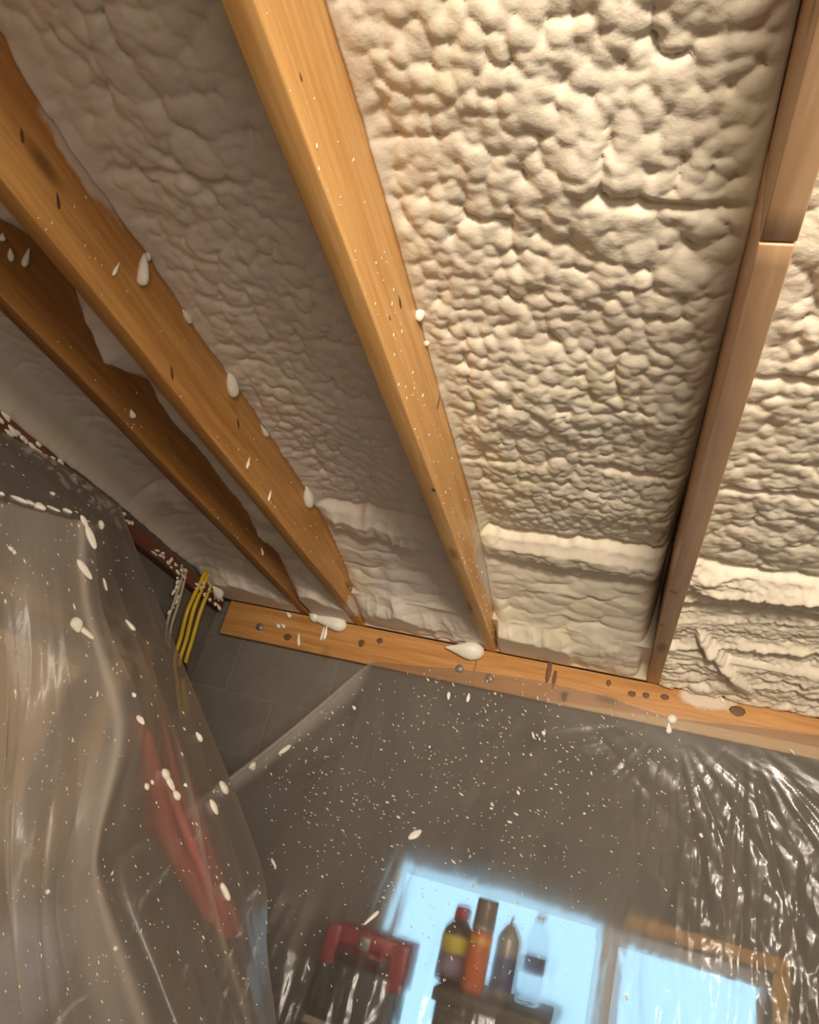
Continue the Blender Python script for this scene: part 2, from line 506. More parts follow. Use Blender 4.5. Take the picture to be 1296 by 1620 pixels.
def film(u, v, plane, rx, ry, rz):
    p = at(u, v, **plane); return (p.x, p.y, p.z, rx, ry, rz)
WA = wood_mat('joist_wood_honey', JW_L, JW_D, [film(770, 905, dict(X=XA + JW), .03, .36, .055)])
WB = wood_mat('joist_wood_orange', (.60, .315, .10), (.42, .185, .048),
              [film(128, 262, dict(X=XB + JW), .04, .12, .022), film(560, 960, dict(X=XB + JW), .04, .10, .03)])
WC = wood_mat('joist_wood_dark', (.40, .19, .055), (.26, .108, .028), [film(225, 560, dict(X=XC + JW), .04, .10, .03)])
WD = wood_mat('joist_wood_pale', (.53, .335, .19), (.41, .245, .13), [])
crk = at(1215, 385, Z=ZB).y
jA = joist(XA, WA, 'honey-brown wooden joist running through the middle of the foam ceiling', flecks=60)
jB = joist(XB, WB, 'orange wooden joist with one large white foam teardrop on its face', flecks=30)
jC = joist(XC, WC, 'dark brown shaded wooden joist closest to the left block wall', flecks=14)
jD = joist(XD, WD, 'pale brown wooden joist with a broken step across its underside', crack=crk)
blob_on(jA, [(662, 486, -4, 30, 34, 17), (673, 536, 0, 20, 18, 9)], dict(X=XA + JW))
blob_on(jB, [(222, 426, -2, 30, 36, 19), (183, 425, -8, 16, 20, 5), (362, 606, 4, 20, 36, 19), (484, 785, 4, 20, 34, 17), (232, 403, 0, 20, 14, 8),
             (426, 784, -3, 12, 14, 4), (392, 732, -4, 16, 15, 4), (293, 500, 10, 16, 24, 10), (416, 681, 8, 14, 26, 8), (514, 1000, -4, 20, 18, 5)], dict(X=XB + JW))
blob_on(jC, [(15, 403, 2, 20, 14, 8), (40, 407, -6, 20, 22, 9), (207, 654, 3, 10, 12, 9), (2, 375, 0, 10, 9, 8), (414, 872, 2, 12, 12, 4), (430, 640, 2, 12, 10, 4)][:5], dict(X=XC + JW))
for par, x, n, seed in ((jA, XA, 170, 1), (jB, XB, 90, 2), (jC, XC, 50, 3)):
    rr = random.Random(seed); S = []
    for _ in range(n):
        y = .4 + 2.2 * rr.random() ** .7; z = ZB + .004 + .11 * rr.random() ** 1.5 * (1 - .5 * max(0, (y - 1.9) / .8))
        S.append(((x + JW, y, z), (1, 0, 0), (0, rr.uniform(-1, 1), rr.uniform(-1, 1))))
    o = bm_obj('foam_fleck', fleck_bm(S, (.0006, .0018), (1, 3)), FOAM_WHITE, par); tag(o, 'tiny white foam specks', kind='stuff')
# dark splits and knots in the joists' faces
def split_mark(parent, u, v, du, dv, plane, lpx, wpx):
    c = at(u, v, **plane); s = (c - CAM).length / FPX
    nrm = Vector((1, 0, 0)) if 'X' in plane else (Vector((0, -1, 0)) if 'Y' in plane else Vector((0, 0, -1)))
    a = at(u + du, v + dv, **plane) - c
    bm = bmesh.new(); add_blob(bm, c, nrm, a, lpx * s / 2, wpx * s / 2, .0006, .3, 2)
    return bm_obj('knot', bm, KNOT, parent)
KNOT = simple('dark_knot', (.13, .055, .018), .6)
for u, v, du, dv, l, w in ((476, 122, 4, 14, 14, 5), (633, 478, 3, 16, 26, 8), (617, 503, 3, 10, 12, 5), (694, 636, -2, 12, 26, 7)):
    split_mark(jA, u, v, du, dv, dict(X=XA + JW), l, w)
for u, v, l, w in ((413, 92, 7, 5), (686, 775, 9, 8)): split_mark(jA, u, v, 3, 8, dict(Z=ZB - .0005), l, w)
for u, v, du, dv, l, w in ((92, 318, 2, 14, 22, 7), (35, 215, 2, 14, 18, 8), (272, 590, 2, 16, 24, 6), (377, 670, 2, 12, 20, 5)):
    split_mark(jB, u, v, du, dv, dict(X=XB + JW), l, w)
for u, v, du, dv, l, w in ((1064, 936, 10, 4, 20, 3), (1044, 988, 8, 3, 14, 3)): split_mark(jD, u, v, du, dv, dict(Z=ZB - .0005), l, w)

# ------------------------------------------------------------------ spray foam between the joists
def edge_curve(pts, X):
    q = sorted((at(u, v, X=X).y, at(u, v, X=X).z) for u, v in pts)
    return np.array([a for a, _ in q]), np.array([b for _, b in q])
def foam_bay(x0, x1, mat, label, left=None, right=None, step=.0042, seed=1, lump=1.0, big=.046, dropl=0.0, dropr=0.0, rim='soft', y1=2.684, off=0.0, wob=.006):
    x0 += .0004; x1 -= .0004
    nx = max(20, int((x1 - x0) / step)); ny = int((y1 - Y0) / step)
    x = np.linspace(x0, x1, nx); y = np.linspace(Y0, y1, ny)
    Xg, Yg = np.meshgrid(x, y, indexing='ij')
    wx = Xg + .020 * (fbm(Xg * 11, Yg * 14, seed + 3) - .5) + .007 * (vnoise(Xg * 45, Yg * 45, seed + 4) - .5)
    wy = Yg + .020 * (fbm(Xg * 11, Yg * 14, seed + 6) - .5) + .007 * (vnoise(Xg * 45, Yg * 45, seed + 7) - .5)
    reg = sstep(.35, .65, fbm(Xg * 3.5, Yg * 3.5, seed + 20, 3))          # patches of large and of small lumps
    reg2 = sstep(.40, .62, fbm(Xg * 4.5 + 9, Yg * 4.5, seed + 25, 3))
    d1 = domes(wx / (big * .9), wy / (big * 1.25), seed + 30)
    d2 = domes(wx / (big * .50), wy / (big * .66), seed + 40)
    d3 = domes(wx / (big * .25), wy / (big * .30), seed + 50)
    H = .0190 * d1 * (.30 + .70 * reg) + .0110 * d2 * (1.15 - .55 * reg) + .0030 * d3 * (.4 + .6 * reg2)
    H = H + .030 * (fbm(Xg * 4, Yg * 4, seed + 60, 3) - .5)
    # a few long creases across the bay where one pass of spray met the last
    for k in range(3):
        yc = .75 + .40 * k + .06 * _h(np.array([k]), np.array([seed]), 3)[0] + .03 * (vnoise(Xg * 6, Xg * 0 + k, seed + 8) - .5)
        H = H - .012 * np.exp(-((Yg - yc) / .010) ** 2) * sstep(.35, .6, vnoise(Xg * 5, Xg * 0 + 3 * k, seed + 9))
    H = (H - .022) * lump
    Z = ZF - off - H
    # towards the eave the foam thickens and runs down to the plate
    yc = 1.975 + .035 * (vnoise(Xg * 9, Xg * 0, seed + 70) - .5) + .02 * (vnoise(Xg * 30, Xg * 0, seed + 71) - .5)
    s = Yg - yc
    base = np.interp(s, [-.16, -.03, -.004, .010, .045, .10, .16, .30, .45, .60, .66, .72],
                     [ZF - off, ZF - off + .012, ZF - off + .026, ZF - off - .012, ZF - off - .036, ZF - off - .036, ZF - off - .018, ZF - off - .045, ZF - off - .082, ZF - off - .112, ZF - off - .134, ZF - off - .146])
    base = np.minimum(base, 9)
    if rim == 'soft':
        flute = ridged(Xg * 17 + 1.5 * fbm(Xg * 5, Yg * 5, seed + 88), Yg * 2.6, seed + 90, 2) - .35
        inroll = np.exp(-((s - .075) / .055) ** 2)
        R = .011 * (ridged(Xg * 2.2, Yg * 8 + 1.2 * fbm(Xg * 5, Yg * 5, seed), seed + 80, 2) - .5) + .016 * (fbm(Xg * 9, Yg * 9, seed + 81, 4) - .5)
        R = R + .020 * flute * inroll + .010 * (domes(wx / .045, wy / .04, seed + 86) - .6) * inroll + .014 * (domes(wx / .09, wy / .05, seed + 85) - .6) * sstep(.16, .22, s) * (1 - .6 * sstep(.42, .5, s))
        side = .55 + .75 * sstep(.75, .15, (Xg - x0) / (x1 - x0)) * (.6 + .8 * vnoise(Xg * 6, Xg * 0, seed + 91))
        R = R + (.042 * np.exp(-((s - .575) / .085) ** 2) + .024 * flute * sstep(.44, .54, s)) * side - .004
    else:
        ang = Yg + .22 * Xg
        R = .034 * (ridged(Xg * 2.0 + .5 * fbm(Xg * 5, Yg * 5, seed), ang * 12, seed + 80, 2) - .45) + .020 * domes(wx / .05, wy / .034, seed + 85) * (.35 + .65 * sstep(.38, .52, s)) + .010 * d3 - .016
        R = R + .010 * (fbm(Xg * 18, Yg * 18, seed + 81, 3) - .5)
        # a slanting roll of foam low in the bay
        tx = (Xg - .18) / .22; yl = 2.33 + .30 * (Xg - .18) / .22
        R = R + .034 * np.sqrt(np.clip(1 - ((Yg - yl) / .028) ** 2, 0, 1)) * sstep(-.02, .1, tx) * sstep(1.0, .85, tx)
    w = sstep(-.02, .03, s)
    Z = np.where(s > -.16, (1 - w) * (Z + (base - (ZF - off))) + w * (base - R), Z)
    # the foam clings to the joist faces
    for side, crv, drop in ((0, left, dropl), (1, right, dropr)):
        dist = (Xg - x0) if side == 0 else (x1 - Xg)
        ze = np.interp(Yg, *crv) if crv is not None else np.minimum(ZF - drop, Z)
        ze = ze + wob * (fbm(Yg * 22, Yg * 0 + side, seed + 95, 3) - .5) * 2
        ze = np.where(s > .0, np.minimum(ze, Z), ze) if crv is None else ze
        k = np.exp(-(dist / (.016 if wob < .004 else .032)) ** 1.4)
        Z = Z * (1 - k) + ze * k
    front = sstep(2.60, 2.68, Yg)
    Z = np.where(Yg > 2.45, np.minimum(Z, ZB + .045), Z)
    lo = ZB + .001 if rim == 'soft' else ZB - .012 * sstep(2.60, 2.66, Yg)
    Z = np.where(Yg > 2.60, np.minimum(Z, ZB + .0015 + np.clip((y1 - Yg) * .8, 0, 1)), Z)
    Z = np.clip(Z, lo, ZD - .004)
    V = np.stack([Xg.ravel(), Yg.ravel(), Z.ravel()], 1)
    F = grid_faces(nx, ny)[:, ::-1]
    # sides up to the deck: the slab has its real thickness
    idx = np.arange(nx * ny).reshape(nx, ny)
    loop = np.concatenate([idx[:, 0], idx[-1, 1:], idx[-2::-1, -1], idx[0, -2:0:-1]])
    top = V[loop].copy(); top[:, 2] = ZD - .001
    n0 = len(V); m = len(loop)
    a = loop; b = np.roll(loop, -1); c = n0 + np.roll(np.arange(m), -1); d = n0 + np.arange(m)
    V = np.concatenate([V, top]); F = np.concatenate([F, np.stack([a, b, c, d], 1)])
    o = link('spray_foam', np_mesh('spray_foam', V, F), mat)
    return tag(o, label, 'foam insulation', 'spray foam between the joists')

eB = edge_curve([(5, 60), (60, 160), (160, 305), (240, 415), (320, 535), (425, 685), (515, 825), (548, 900), (572, 975)], XB + JW)
eC = edge_curve([(0, 345), (60, 375), (112, 430), (135, 510), (165, 575), (235, 600), (260, 650), (330, 730), (395, 815), (410, 850), (440, 875), (470, 940)], XC + JW)
eA = edge_curve([(512, 0), (575, 200), (640, 425), (700, 640), (748, 800), (766, 880), (782, 975), (786, 1015)], XA + JW)
eD = edge_curve([(1268, 0), (1228, 180), (1188, 360), (1143, 540), (1093, 745), (1060, 870), (1040, 960), (1026, 1060)], XD)
fAD = foam_bay(XA + JW, XD, FOAM, 'lumpy cream spray foam between the middle honey joist and the cracked pale joist', eA, eD, seed=11, wob=.002)
fDR = foam_bay(XD + JW, 1.25, FOAM, 'brightly lit cream spray foam beyond the cracked pale joist, ropy strands at its foot', None, None, seed=23, step=.0046, rim='ropy', big=.050)
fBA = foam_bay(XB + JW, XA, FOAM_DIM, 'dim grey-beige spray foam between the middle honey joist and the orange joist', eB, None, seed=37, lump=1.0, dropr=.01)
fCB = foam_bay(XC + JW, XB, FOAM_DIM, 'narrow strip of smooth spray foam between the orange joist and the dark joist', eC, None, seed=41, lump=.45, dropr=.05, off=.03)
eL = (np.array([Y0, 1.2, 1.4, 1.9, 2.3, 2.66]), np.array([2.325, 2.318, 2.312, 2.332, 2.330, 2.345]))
fLC = foam_bay(XW, XC, FOAM_DIM, 'dim grey spray foam between the dark joist and the left block wall', eL, None, seed=53, lump=.5, dropr=.005, off=.012)
blob_on(fBA, [(736, 1030, 30, 4, 48, 27)], dict(Y=YP - .006))
blob_on(fCB, [(520, 985, 30, 8, 50, 20), (496, 972, 6, 12, 24, 13)], dict(Y=YP - .004))
blob_on(fLC, [(372, 868, 10, 12, 22, 9), (352, 905, 8, 10, 30, 18), (340, 935, 8, 10, 26, 14), (378, 890, 8, 6, 26, 14)], dict(X=-1.47))

# ------------------------------------------------------------------ plates on top of the walls
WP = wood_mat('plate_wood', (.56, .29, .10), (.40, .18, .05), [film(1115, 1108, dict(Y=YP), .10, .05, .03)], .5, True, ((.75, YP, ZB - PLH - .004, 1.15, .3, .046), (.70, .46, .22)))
# grain runs along X on this board: build it along Y in its own space and turn it
def plate_board():
    t = thing('wall_plate', (0, YW, ZB - PLH), 'long orange wooden plate along the top of the back block wall under the joist ends', 'wall plate')
    bm = bmesh.new()
    LEN = 3.5
    add_box(bm, (-.019, 0, 0), (.019, LEN, PLH - .001), .003, 2)
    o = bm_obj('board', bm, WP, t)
    o.rotation_euler = (0, 0, -math.pi / 2)     # local +Y -> world +X
    o.location = Vector((XL + .034, YP + .019, ZB - PLH)) - Vector(t['_o'])
    def studs(u, v, r, mat, name='bolt', h=.006):
        c = at(u, v, Y=YP)
        b = bmesh.new()
        add_tube(b, [c + Vector((0, .002, 0)), c + Vector((0, -h * .6, 0)), c + Vector((0, -h, 0))], [r, r, r * .7], 14)
        bm_obj(name, b, mat, t)
    for u, v in ((411, 992), (727, 1058), (775, 1073)): studs(u, v, .014, STEEL)
    studs(1063, 1138, .015, simple('white_cap', (.75, .72, .66), .4), 'cap_nail', .012)
    for u, v, l, w in ((455, 1008, 10, 9), (572, 1018, 8, 10), (601, 1014, 8, 8), (868, 1063, 6, 30), (877, 1074, 5, 22), (893, 1102, 8, 12), (1000, 1098, 10, 7), (1022, 1100, 9, 7), (1052, 1103, 9, 7), (1167, 1125, 16, 12), (963, 1081, 6, 8)):
        c = at(u, v, Y=YP); s = c.length / FPX
        b = bmesh.new(); add_blob(b, c, (0, -1, 0), (0, 0, 1), w * s / 2, l * s / 2, .0008, .2, 2)
        bm_obj('knot', b, KNOT, t)
    c = at(749, 1068, Y=YP)
    b = bmesh.new(); add_box(b, (c.x - .0012, YP - .0008, ZB - PLH + .002), (c.x + .0012, YP + .004, ZB - .03)); bm_obj('joint_gap', b, KNOT, t, False)
    blob_on(t, [(1058, 1152, 0, 10, 13, 8), (457, 973, 4, 4, 9, 8), (448, 990, 4, 4, 8, 6), (440, 990, 4, 4, 8, 6), (473, 1012, 0, 10, 17, 5), (511, 1001, -4, 16, 20, 4), (1142, 1107, 4, 8, 8, 5)], dict(Y=YP))
    return t
PLATE = plate_board()
WR = wood_mat('left_plate_wood', (.20, .07, .04), (.12, .040, .022), [], .6)
bm = bmesh.new(); add_box(bm, (XW + .0005, YN, ZB - .05), (XL + .012, YP - .004, ZB - .001), .003)
lp = bm_obj('wall_plate', bm, WR)
tag(lp, 'dark reddish wooden plate on top of the left block wall, crusted with foam', 'wall plate')
lpb = []
for k in range(110):
    y = 1.25 + 1.42 * (k / 109) + random.uniform(-.02, .02)
    if (2.0 < y < 2.14 or 2.36 < y < 2.44) and random.random() < .8: continue
    z = ZB - .002 - random.uniform(0, .045)
    lpb.append(((XL + .014, y, z), (1, 0, .2), (0, 1, random.uniform(-.4, .4))))
bm = bmesh.new()
for p, n, a in lpb: add_blob(bm, p, n, a, random.uniform(.006, .022), random.uniform(.003, .008), random.uniform(.003, .006), .2, 2)
tag(bm_obj('foam_crust', bm, FOAM_WHITE, lp), 'crumbly white foam crust', kind='stuff')

# ------------------------------------------------------------------ cables on the left wall
YEL = simple('yellow_sheath', (.62, .42, .015), .35, 0, 0, 30, .08)
BEI = simple('old_beige_sheath', (.42, .36, .26), .5, 0, .2, 60)
TAPE = simple('black_tape', (.02, .02, .025), .5)
XF = XW + .022
def cable(name, label, runs, mat, rad, cat='cable'):
    base = at(*runs[0][-1], X=XF)
    t = thing(name, base, label, cat)
    for r in runs:
        pts = [at(u, v, X=XF + dx) for (u, v), dx in zip(r, np.linspace(.022, .004, len(r)))]
        bm = bmesh.new(); add_tube(bm, smooth_path(pts, 8), rad, 10)
        bm_obj('strand', bm, mat, t)
    return t
ycab = cable('electrical_cable', 'bright yellow electrical cable dropping from the foam down the left wall',
             [[(334, 896), (322, 925), (306, 965), (295, 1010), (284, 1050), (291, 1085), (300, 1140)],
              [(343, 902), (333, 927), (317, 967), (304, 1012), (293, 1050), (289, 1085), (294, 1140)],
              [(326, 903), (311, 933), (296, 968), (286, 1008), (276, 1046), (281, 1085), (286, 1140)]], YEL, .0078)
p0 = at(286, 1052, X=XF + .012); p1 = at(287, 1068, X=XF + .012)
bm = bmesh.new(); add_tube(bm, [p0, p1], .0215, 14); bm_obj('tape', bm, TAPE, ycab)
bcab = cable('electrical_cable', 'old beige electrical cable hanging beside the yellow cable on the left wall',
             [[(287, 893), (287, 915), (276, 950), (265, 985), (262, 1020)], [(294, 900), (291, 920), (282, 955), (271, 990), (267, 1025)]], BEI, .0055)
bm = bmesh.new()
for k in range(9):
    p = at(285 - 2.0 * k + random.uniform(-4, 6), 905 + 8 * k, X=XF + .012); add_blob(bm, p, (1, 0, 0), (0, .3, 1), random.uniform(.006, .014), .006, .006, .2, 2)
tag(bm_obj('foam_crust', bm, FOAM_WHITE, bcab), kind='stuff')

# ------------------------------------------------------------------ things behind the wall sheet
YB = 2.47
zt = at(712, 1556, Y=YB).z
CABM = simple('dark_cabinet', (.075, .062, .052), .6, 0, .2, 40)
xr = at(862, 1606, Y=2.33).x
xl = at(657, 1600, Y=2.335).x + .035
t = thing('cabinet', ((xl + xr) / 2, 2.5, 0), 'low dark cabinet under the sheeting, bottles and cans along its top', 'cabinet')
bm = bmesh.new(); add_box(bm, (xl + .012, 2.335, .06), (xr, 2.68, zt - .03), .004); bm_obj('body', bm, CABM, t)
bm = bmesh.new(); add_box(bm, (xl, 2.32, zt - .03), (xr + .012, 2.69, zt), .004); bm_obj('top', bm, CABM, t)
bm = bmesh.new(); add_box(bm, (xl + .02, 2.36, 0), (xr - .01, 2.67, .06)); bm_obj('plinth', bm, DARK, t)
for x0, x1 in ((xl + .016, (xr + xl) / 2 - .002), ((xr + xl) / 2 + .002, xr - .005)):
    bm = bmesh.new(); add_box(bm, (x0, 2.317, .08), (x1, 2.335, zt - .05), .003); d = bm_obj('door', bm, CABM, t)
    bm = bmesh.new(); xm = (x0 + x1) / 2; add_tube(bm, [(xm, 2.317, zt - .12), (xm, 2.295, zt - .12), (xm, 2.295, zt - .20), (xm, 2.317, zt - .20)], .005)
    subpart('handle', bm, STEEL, d)

def vessel(name, label, cat, u0, u1, vb, vt, Y, parts):
    """u0..u1 width and vb..vt height in the photograph fix the size; parts: (name, material, profile in fractions of radius and height)"""
    c = at((u0 + u1) / 2, vb, Y=Y); top = at((u0 + u1) / 2 + (vb - vt) * .16, vt, Y=Y)
    r = abs(at(u1, vb, Y=Y).x - at(u0, vb, Y=Y).x) / 2 * .93
    h = top.z - zt
    c.z = zt
    t = thing(name, c, label, cat)
    first = None
    for pn, mat, prof in parts:
        bm = bmesh.new(); add_lathe(bm, c, [(r * a, h * b) for a, b in prof])
        o = bm_obj(pn, bm, mat, t)
    return t
BOT = simple('dark_bottle', (.05, .038, .034), .3)
REDCAP = simple('red_cap', (.38, .020, .022), .35)
YLAB = simple('yellow_label', (.62, .52, .05), .5)
PURP = simple('purple_white_label', (.22, .17, .26), .5, 0, 0, 25, .5)
ORANGE = simple('orange_can', (.58, .13, .035), .35)
ORANGE2 = simple('orange_yellow_band', (.66, .33, .06), .35, 0, 0, 30)
GREYCAP = simple('grey_cap', (.16, .13, .11), .4)
TIN = simple('tin_grey', (.34, .31, .29), .35, .35)
BLUEL = simple('blue_label', (.035, .05, .16), .5)
WHITECAP = simple('white_cap_plastic', (.78, .76, .72), .4)
vessel('spray_bottle', 'dark bottle with red cap and yellow label on the cabinet top', 'bottle', 684, 742, 1548, 1436, YB, [
    ('bottle_body', BOT, [(.90, 0), (1, .02), (1, .60), (.92, .68), (.62, .76), (.46, .80), (.44, .86)]),
    ('cap', REDCAP, [(.50, .82), (.52, .83), (.50, .97), (.40, 1.0)]),
    ('yellow_label', YLAB, [(1.015, .38), (1.02, .385), (1.02, .60), (1.0, .605)]),
    ('lower_label', PURP, [(1.015, .08), (1.02, .085), (1.02, .36), (1.0, .365)])])
vessel('spray_can', 'tall orange-red spray can with a grey cap on the cabinet top', 'can', 727, 766, 1566, 1424, YB - .06, [
    ('can_body', ORANGE, [(.94, 0), (1, .015), (1, .60), (.97, .62), (.86, .65)]),
    ('band', ORANGE2, [(1.01, .50), (1.012, .505), (1.012, .58), (1.0, .585)]),
    ('collar', TIN, [(.86, .64), (1.0, .655), (1.0, .70), (.93, .71)]),
    ('cap', GREYCAP, [(.96, .70), (.98, .71), (.96, .985), (.92, 1.0)])])
vessel('spray_can', 'grey spray can with a cone top and blue label beside the orange can', 'can', 772, 812, 1556, 1452, YB, [
    ('can_body', TIN, [(.94, 0), (1, .015), (1, .70), (.96, .73), (.40, .88), (.30, .90)]),
    ('nozzle', GREYCAP, [(.12, .89), (.12, .98), (.08, 1.0)]),
    ('label', BLUEL, [(1.015, .10), (1.02, .105), (1.02, .50), (1.0, .505)])])
cg, nt, b, o = new_mat('clear_bottle')
b.inputs['Base Color'].default_value = (.86, .92, .95, 1); b.inputs['Roughness'].default_value = .08
b.inputs['Transmission Weight'].default_value = .9; b.inputs['IOR'].default_value = 1.08
vessel('water_bottle', 'clear plastic bottle with a white cap and blue label in front of the window', 'bottle', 815, 858, 1560, 1450, YB + .07, [
    ('bottle_body', cg, [(.90, 0), (1, .02), (1, .62), (.90, .72), (.55, .86), (.36, .90), (.34, .93)]),
    ('cap', WHITECAP, [(.40, .92), (.42, .925), (.40, .99), (.36, 1.0)]),
    ('label', BLUEL, [(1.012, .34), (1.018, .345), (1.018, .52), (1.0, .525)])])

# red and black tool case
YT = 2.335
a = at(522, 1462, Y=YT); bq = at(652, 1494, Y=YT); zl = (a.z + bq.z) / 2
hx = (bq.x - a.x)
CASER = simple('dark_red_plastic', (.26, .012, .030), .4)
CASEB = simple('black_case', (.030, .027, .027), .5, 0, .2, 50)
cx0, cx1 = a.x, bq.x
cz = zl - .085
t = thing('stool', ((cx0 + cx1) / 2, YT + .1, 0), 'dark low stool hidden in the dim corner under the tool case', 'stool')
sz = zl - .40
bm = bmesh.new(); add_box(bm, (cx0 - .03, YT - .02, sz - .03), (cx1 + .03, YT + .145, sz), .005); bm_obj('seat', bm, CABM, t)
for x in (cx0 - .02, cx1 - .01):
    for y in (YT - .01, YT + .105):
        bm = bmesh.new(); add_box(bm, (x, y, 0), (x + .03, y + .03, sz - .03), .003); bm_obj('leg', bm, CABM, t)
t = thing('tool_case', ((cx0 + cx1) / 2, YT + .07, sz), 'black tool case with a notched dark red top and pale strip, left of the bottles', 'tool case')
bm = bmesh.new(); add_box(bm, (cx0 + .008, YT, sz), (cx1 - .008, YT + .13, cz), .008); bm_obj('body', bm, CASEB, t)
bm = bmesh.new()
n1, n2 = cx0 + hx * .17, cx1 - hx * .20
add_box(bm, (cx0, YT - .006, cz - .012), (n1, YT + .136, zl), .005); add_box(bm, (n2, YT - .006, cz - .03), (cx1, YT + .136, zl), .005)
add_box(bm, (n1 - .003, YT - .006, cz + .045), (n2 + .003, YT + .136, zl), .004); add_box(bm, (n1 - .003, YT + .03, cz), (n2 + .003, YT + .136, cz + .046))
bm_obj('lid', bm, CASER, t)
bm = bmesh.new(); add_box(bm, (cx0 + hx * .40, YT - .010, zl - .046), (cx0 + hx * .54, YT - .004, zl - .010), .003); bm_obj('latch', bm, STEEL, t)
bm = bmesh.new(); add_tube(bm, smooth_path([(n1 + .004, YT - .004, cz + .012), (n1 + .02, YT - .018, cz + .022), (n2 - .02, YT - .018, cz + .022), (n2 - .004, YT - .004, cz + .012)], 6), .007); bm_obj('handle', bm, DARK, t)
bm = bmesh.new(); add_box(bm, (cx0 - .002, YT - .012, sz + .16), (cx1 + .004, YT + .002, sz + .178), .002); bm_obj('strip', bm, simple('pale_strip', (.42, .37, .31), .5), t)

# ------------------------------------------------------------------ rack and stores under the left sheet
RX0, RX1, RY0, RY1 = XW + .03, -1.10, .92, 1.66
RTOP = 1.86
RACKW = wood_mat('rack_wood', (.50, .33, .17), (.38, .23, .11), [], .6, False)
t = thing('storage_rack', ((RX0 + RX1) / 2, (RY0 + RY1) / 2, 0), 'wooden storage rack against the left wall under the clear sheet', 'rack')
zs = at(60, 1345, X=RX1).z
for x in (RX0, RX1 - .04):
    for y in (RY0, RY1 - .04):
        bm = bmesh.new(); add_box(bm, (x, y, 0), (x + .04, y + .04, RTOP - .02), .003); bm_obj('post', bm, RACKW, t)
for z in (RTOP, zs, .80):
    bm = bmesh.new(); add_box(bm, (RX0 - .002, RY0 - .01, z - .02), (RX1 + .004, RY1 + .004, z), .002); bm_obj('shelf', bm, RACKW, t)
CARD = simple('cardboard', (.74, .54, .34), .8, 0, .1, 30)
def rbox(name, label, cat, lo, hi, mat, lidmat=None, lidname='lid', bev=.012):
    t = thing(name, ((lo[0] + hi[0]) / 2, (lo[1] + hi[1]) / 2, lo[2]), label, cat)
    bm = bmesh.new(); add_box(bm, lo, hi if lidmat is None else (hi[0], hi[1], hi[2] - .03), bev, 3); bm_obj('body', bm, mat, t)
    if lidmat is not None:
        bm = bmesh.new(); add_box(bm, (lo[0] - .006, lo[1] - .006, hi[2] - .03), (hi[0] + .006, hi[1] + .006, hi[2]), min(bev, .008), 2); bm_obj(lidname, bm, lidmat, t)
    return t
rbox('cardboard_box', 'tan cardboard box on the rack shelf behind the clear sheet', 'box', (-1.44, 1.04, zs + .001), (-1.125, 1.50, zs + .37), CARD, simple('cardboard_flap', (.78, .58, .38), .8), 'flap', .004)
rbox('storage_tote', 'dark plastic tote below the rack shelf behind the clear sheet', 'tote', (-1.46, 1.02, .801), (-1.12, 1.60, zs - .07), simple('dark_tote', (.035, .030, .036), .4), DARK)
def lump(name, label, cat, c, r, mat, seed, top=.5, neck=True):
    t = thing(name, (c[0], c[1], c[2] - r[2]), label, cat)
    bm = bmesh.new()
    q = bmesh.ops.create_icosphere(bm, subdivisions=4, radius=1)
    for v in q['verts']:
        x, y, z = v.co
        k = 1 + .09 * math.sin(5 * x + seed) * math.sin(4 * y + 2 * seed) + .06 * math.sin(9 * z + 5 * x)
        z2 = max(z, -.72) / (.72 if z < 0 else 1)
        v.co = Vector((c[0] + x * r[0] * k, c[1] + y * r[1] * k, c[2] + z2 * r[2] * (k if z > 0 else 1)))
    bm_obj('body', bm, mat, t)
    if neck:
        bm = bmesh.new(); add_tube(bm, smooth_path([(c[0] - r[0] * .3, c[1], c[2] + r[2] * .8), (c[0] - r[0] * .1, c[1], c[2] + r[2] * 1.18), (c[0] + r[0] * .2, c[1], c[2] + r[2] * 1.15), (c[0] + r[0] * .35, c[1], c[2] + r[2] * .75)], 6), .007); bm_obj('strap', bm, DARK, t)
    return t
lump('bag', 'grey-green bag beside the cardboard box on the rack shelf', 'bag', (-1.19, 1.575, zs + .101), (.075, .055, .10), simple('grey_green_cloth', (.14, .14, .12), .8, 0, .3, 40), 2.0)
bl = lump('bag', 'crumpled blue-white bag low at the bottom left corner', 'bag', (-.97, 1.47, 1.25), (.085, .12, .10), simple('blue_white_bag', (.40, .42, .58), .4, 0, .4, 18, .3), 4.0, neck=False)
# crate carrying the bag, in front of the rack
rbox('crate', 'dark crate standing in front of the rack under the clear sheet', 'crate', (-1.08, 1.28, 0), (-.86, 1.66, 1.149), simple('dark_crate', (.045, .038, .036), .6), None, bev=.01)

t = thing('cord', at(100, 1600, Y=1.22), 'pale cord curling at the bottom edge behind the clear sheet', 'cord')
bm = bmesh.new(); add_tube(bm, smooth_path([at(u, v, X=-.845) for u, v in ((136, 1576), (118, 1588), (100, 1606), (86, 1632), (80, 1670))], 6), .0045); bm_obj('strand', bm, WHITECAP, t)

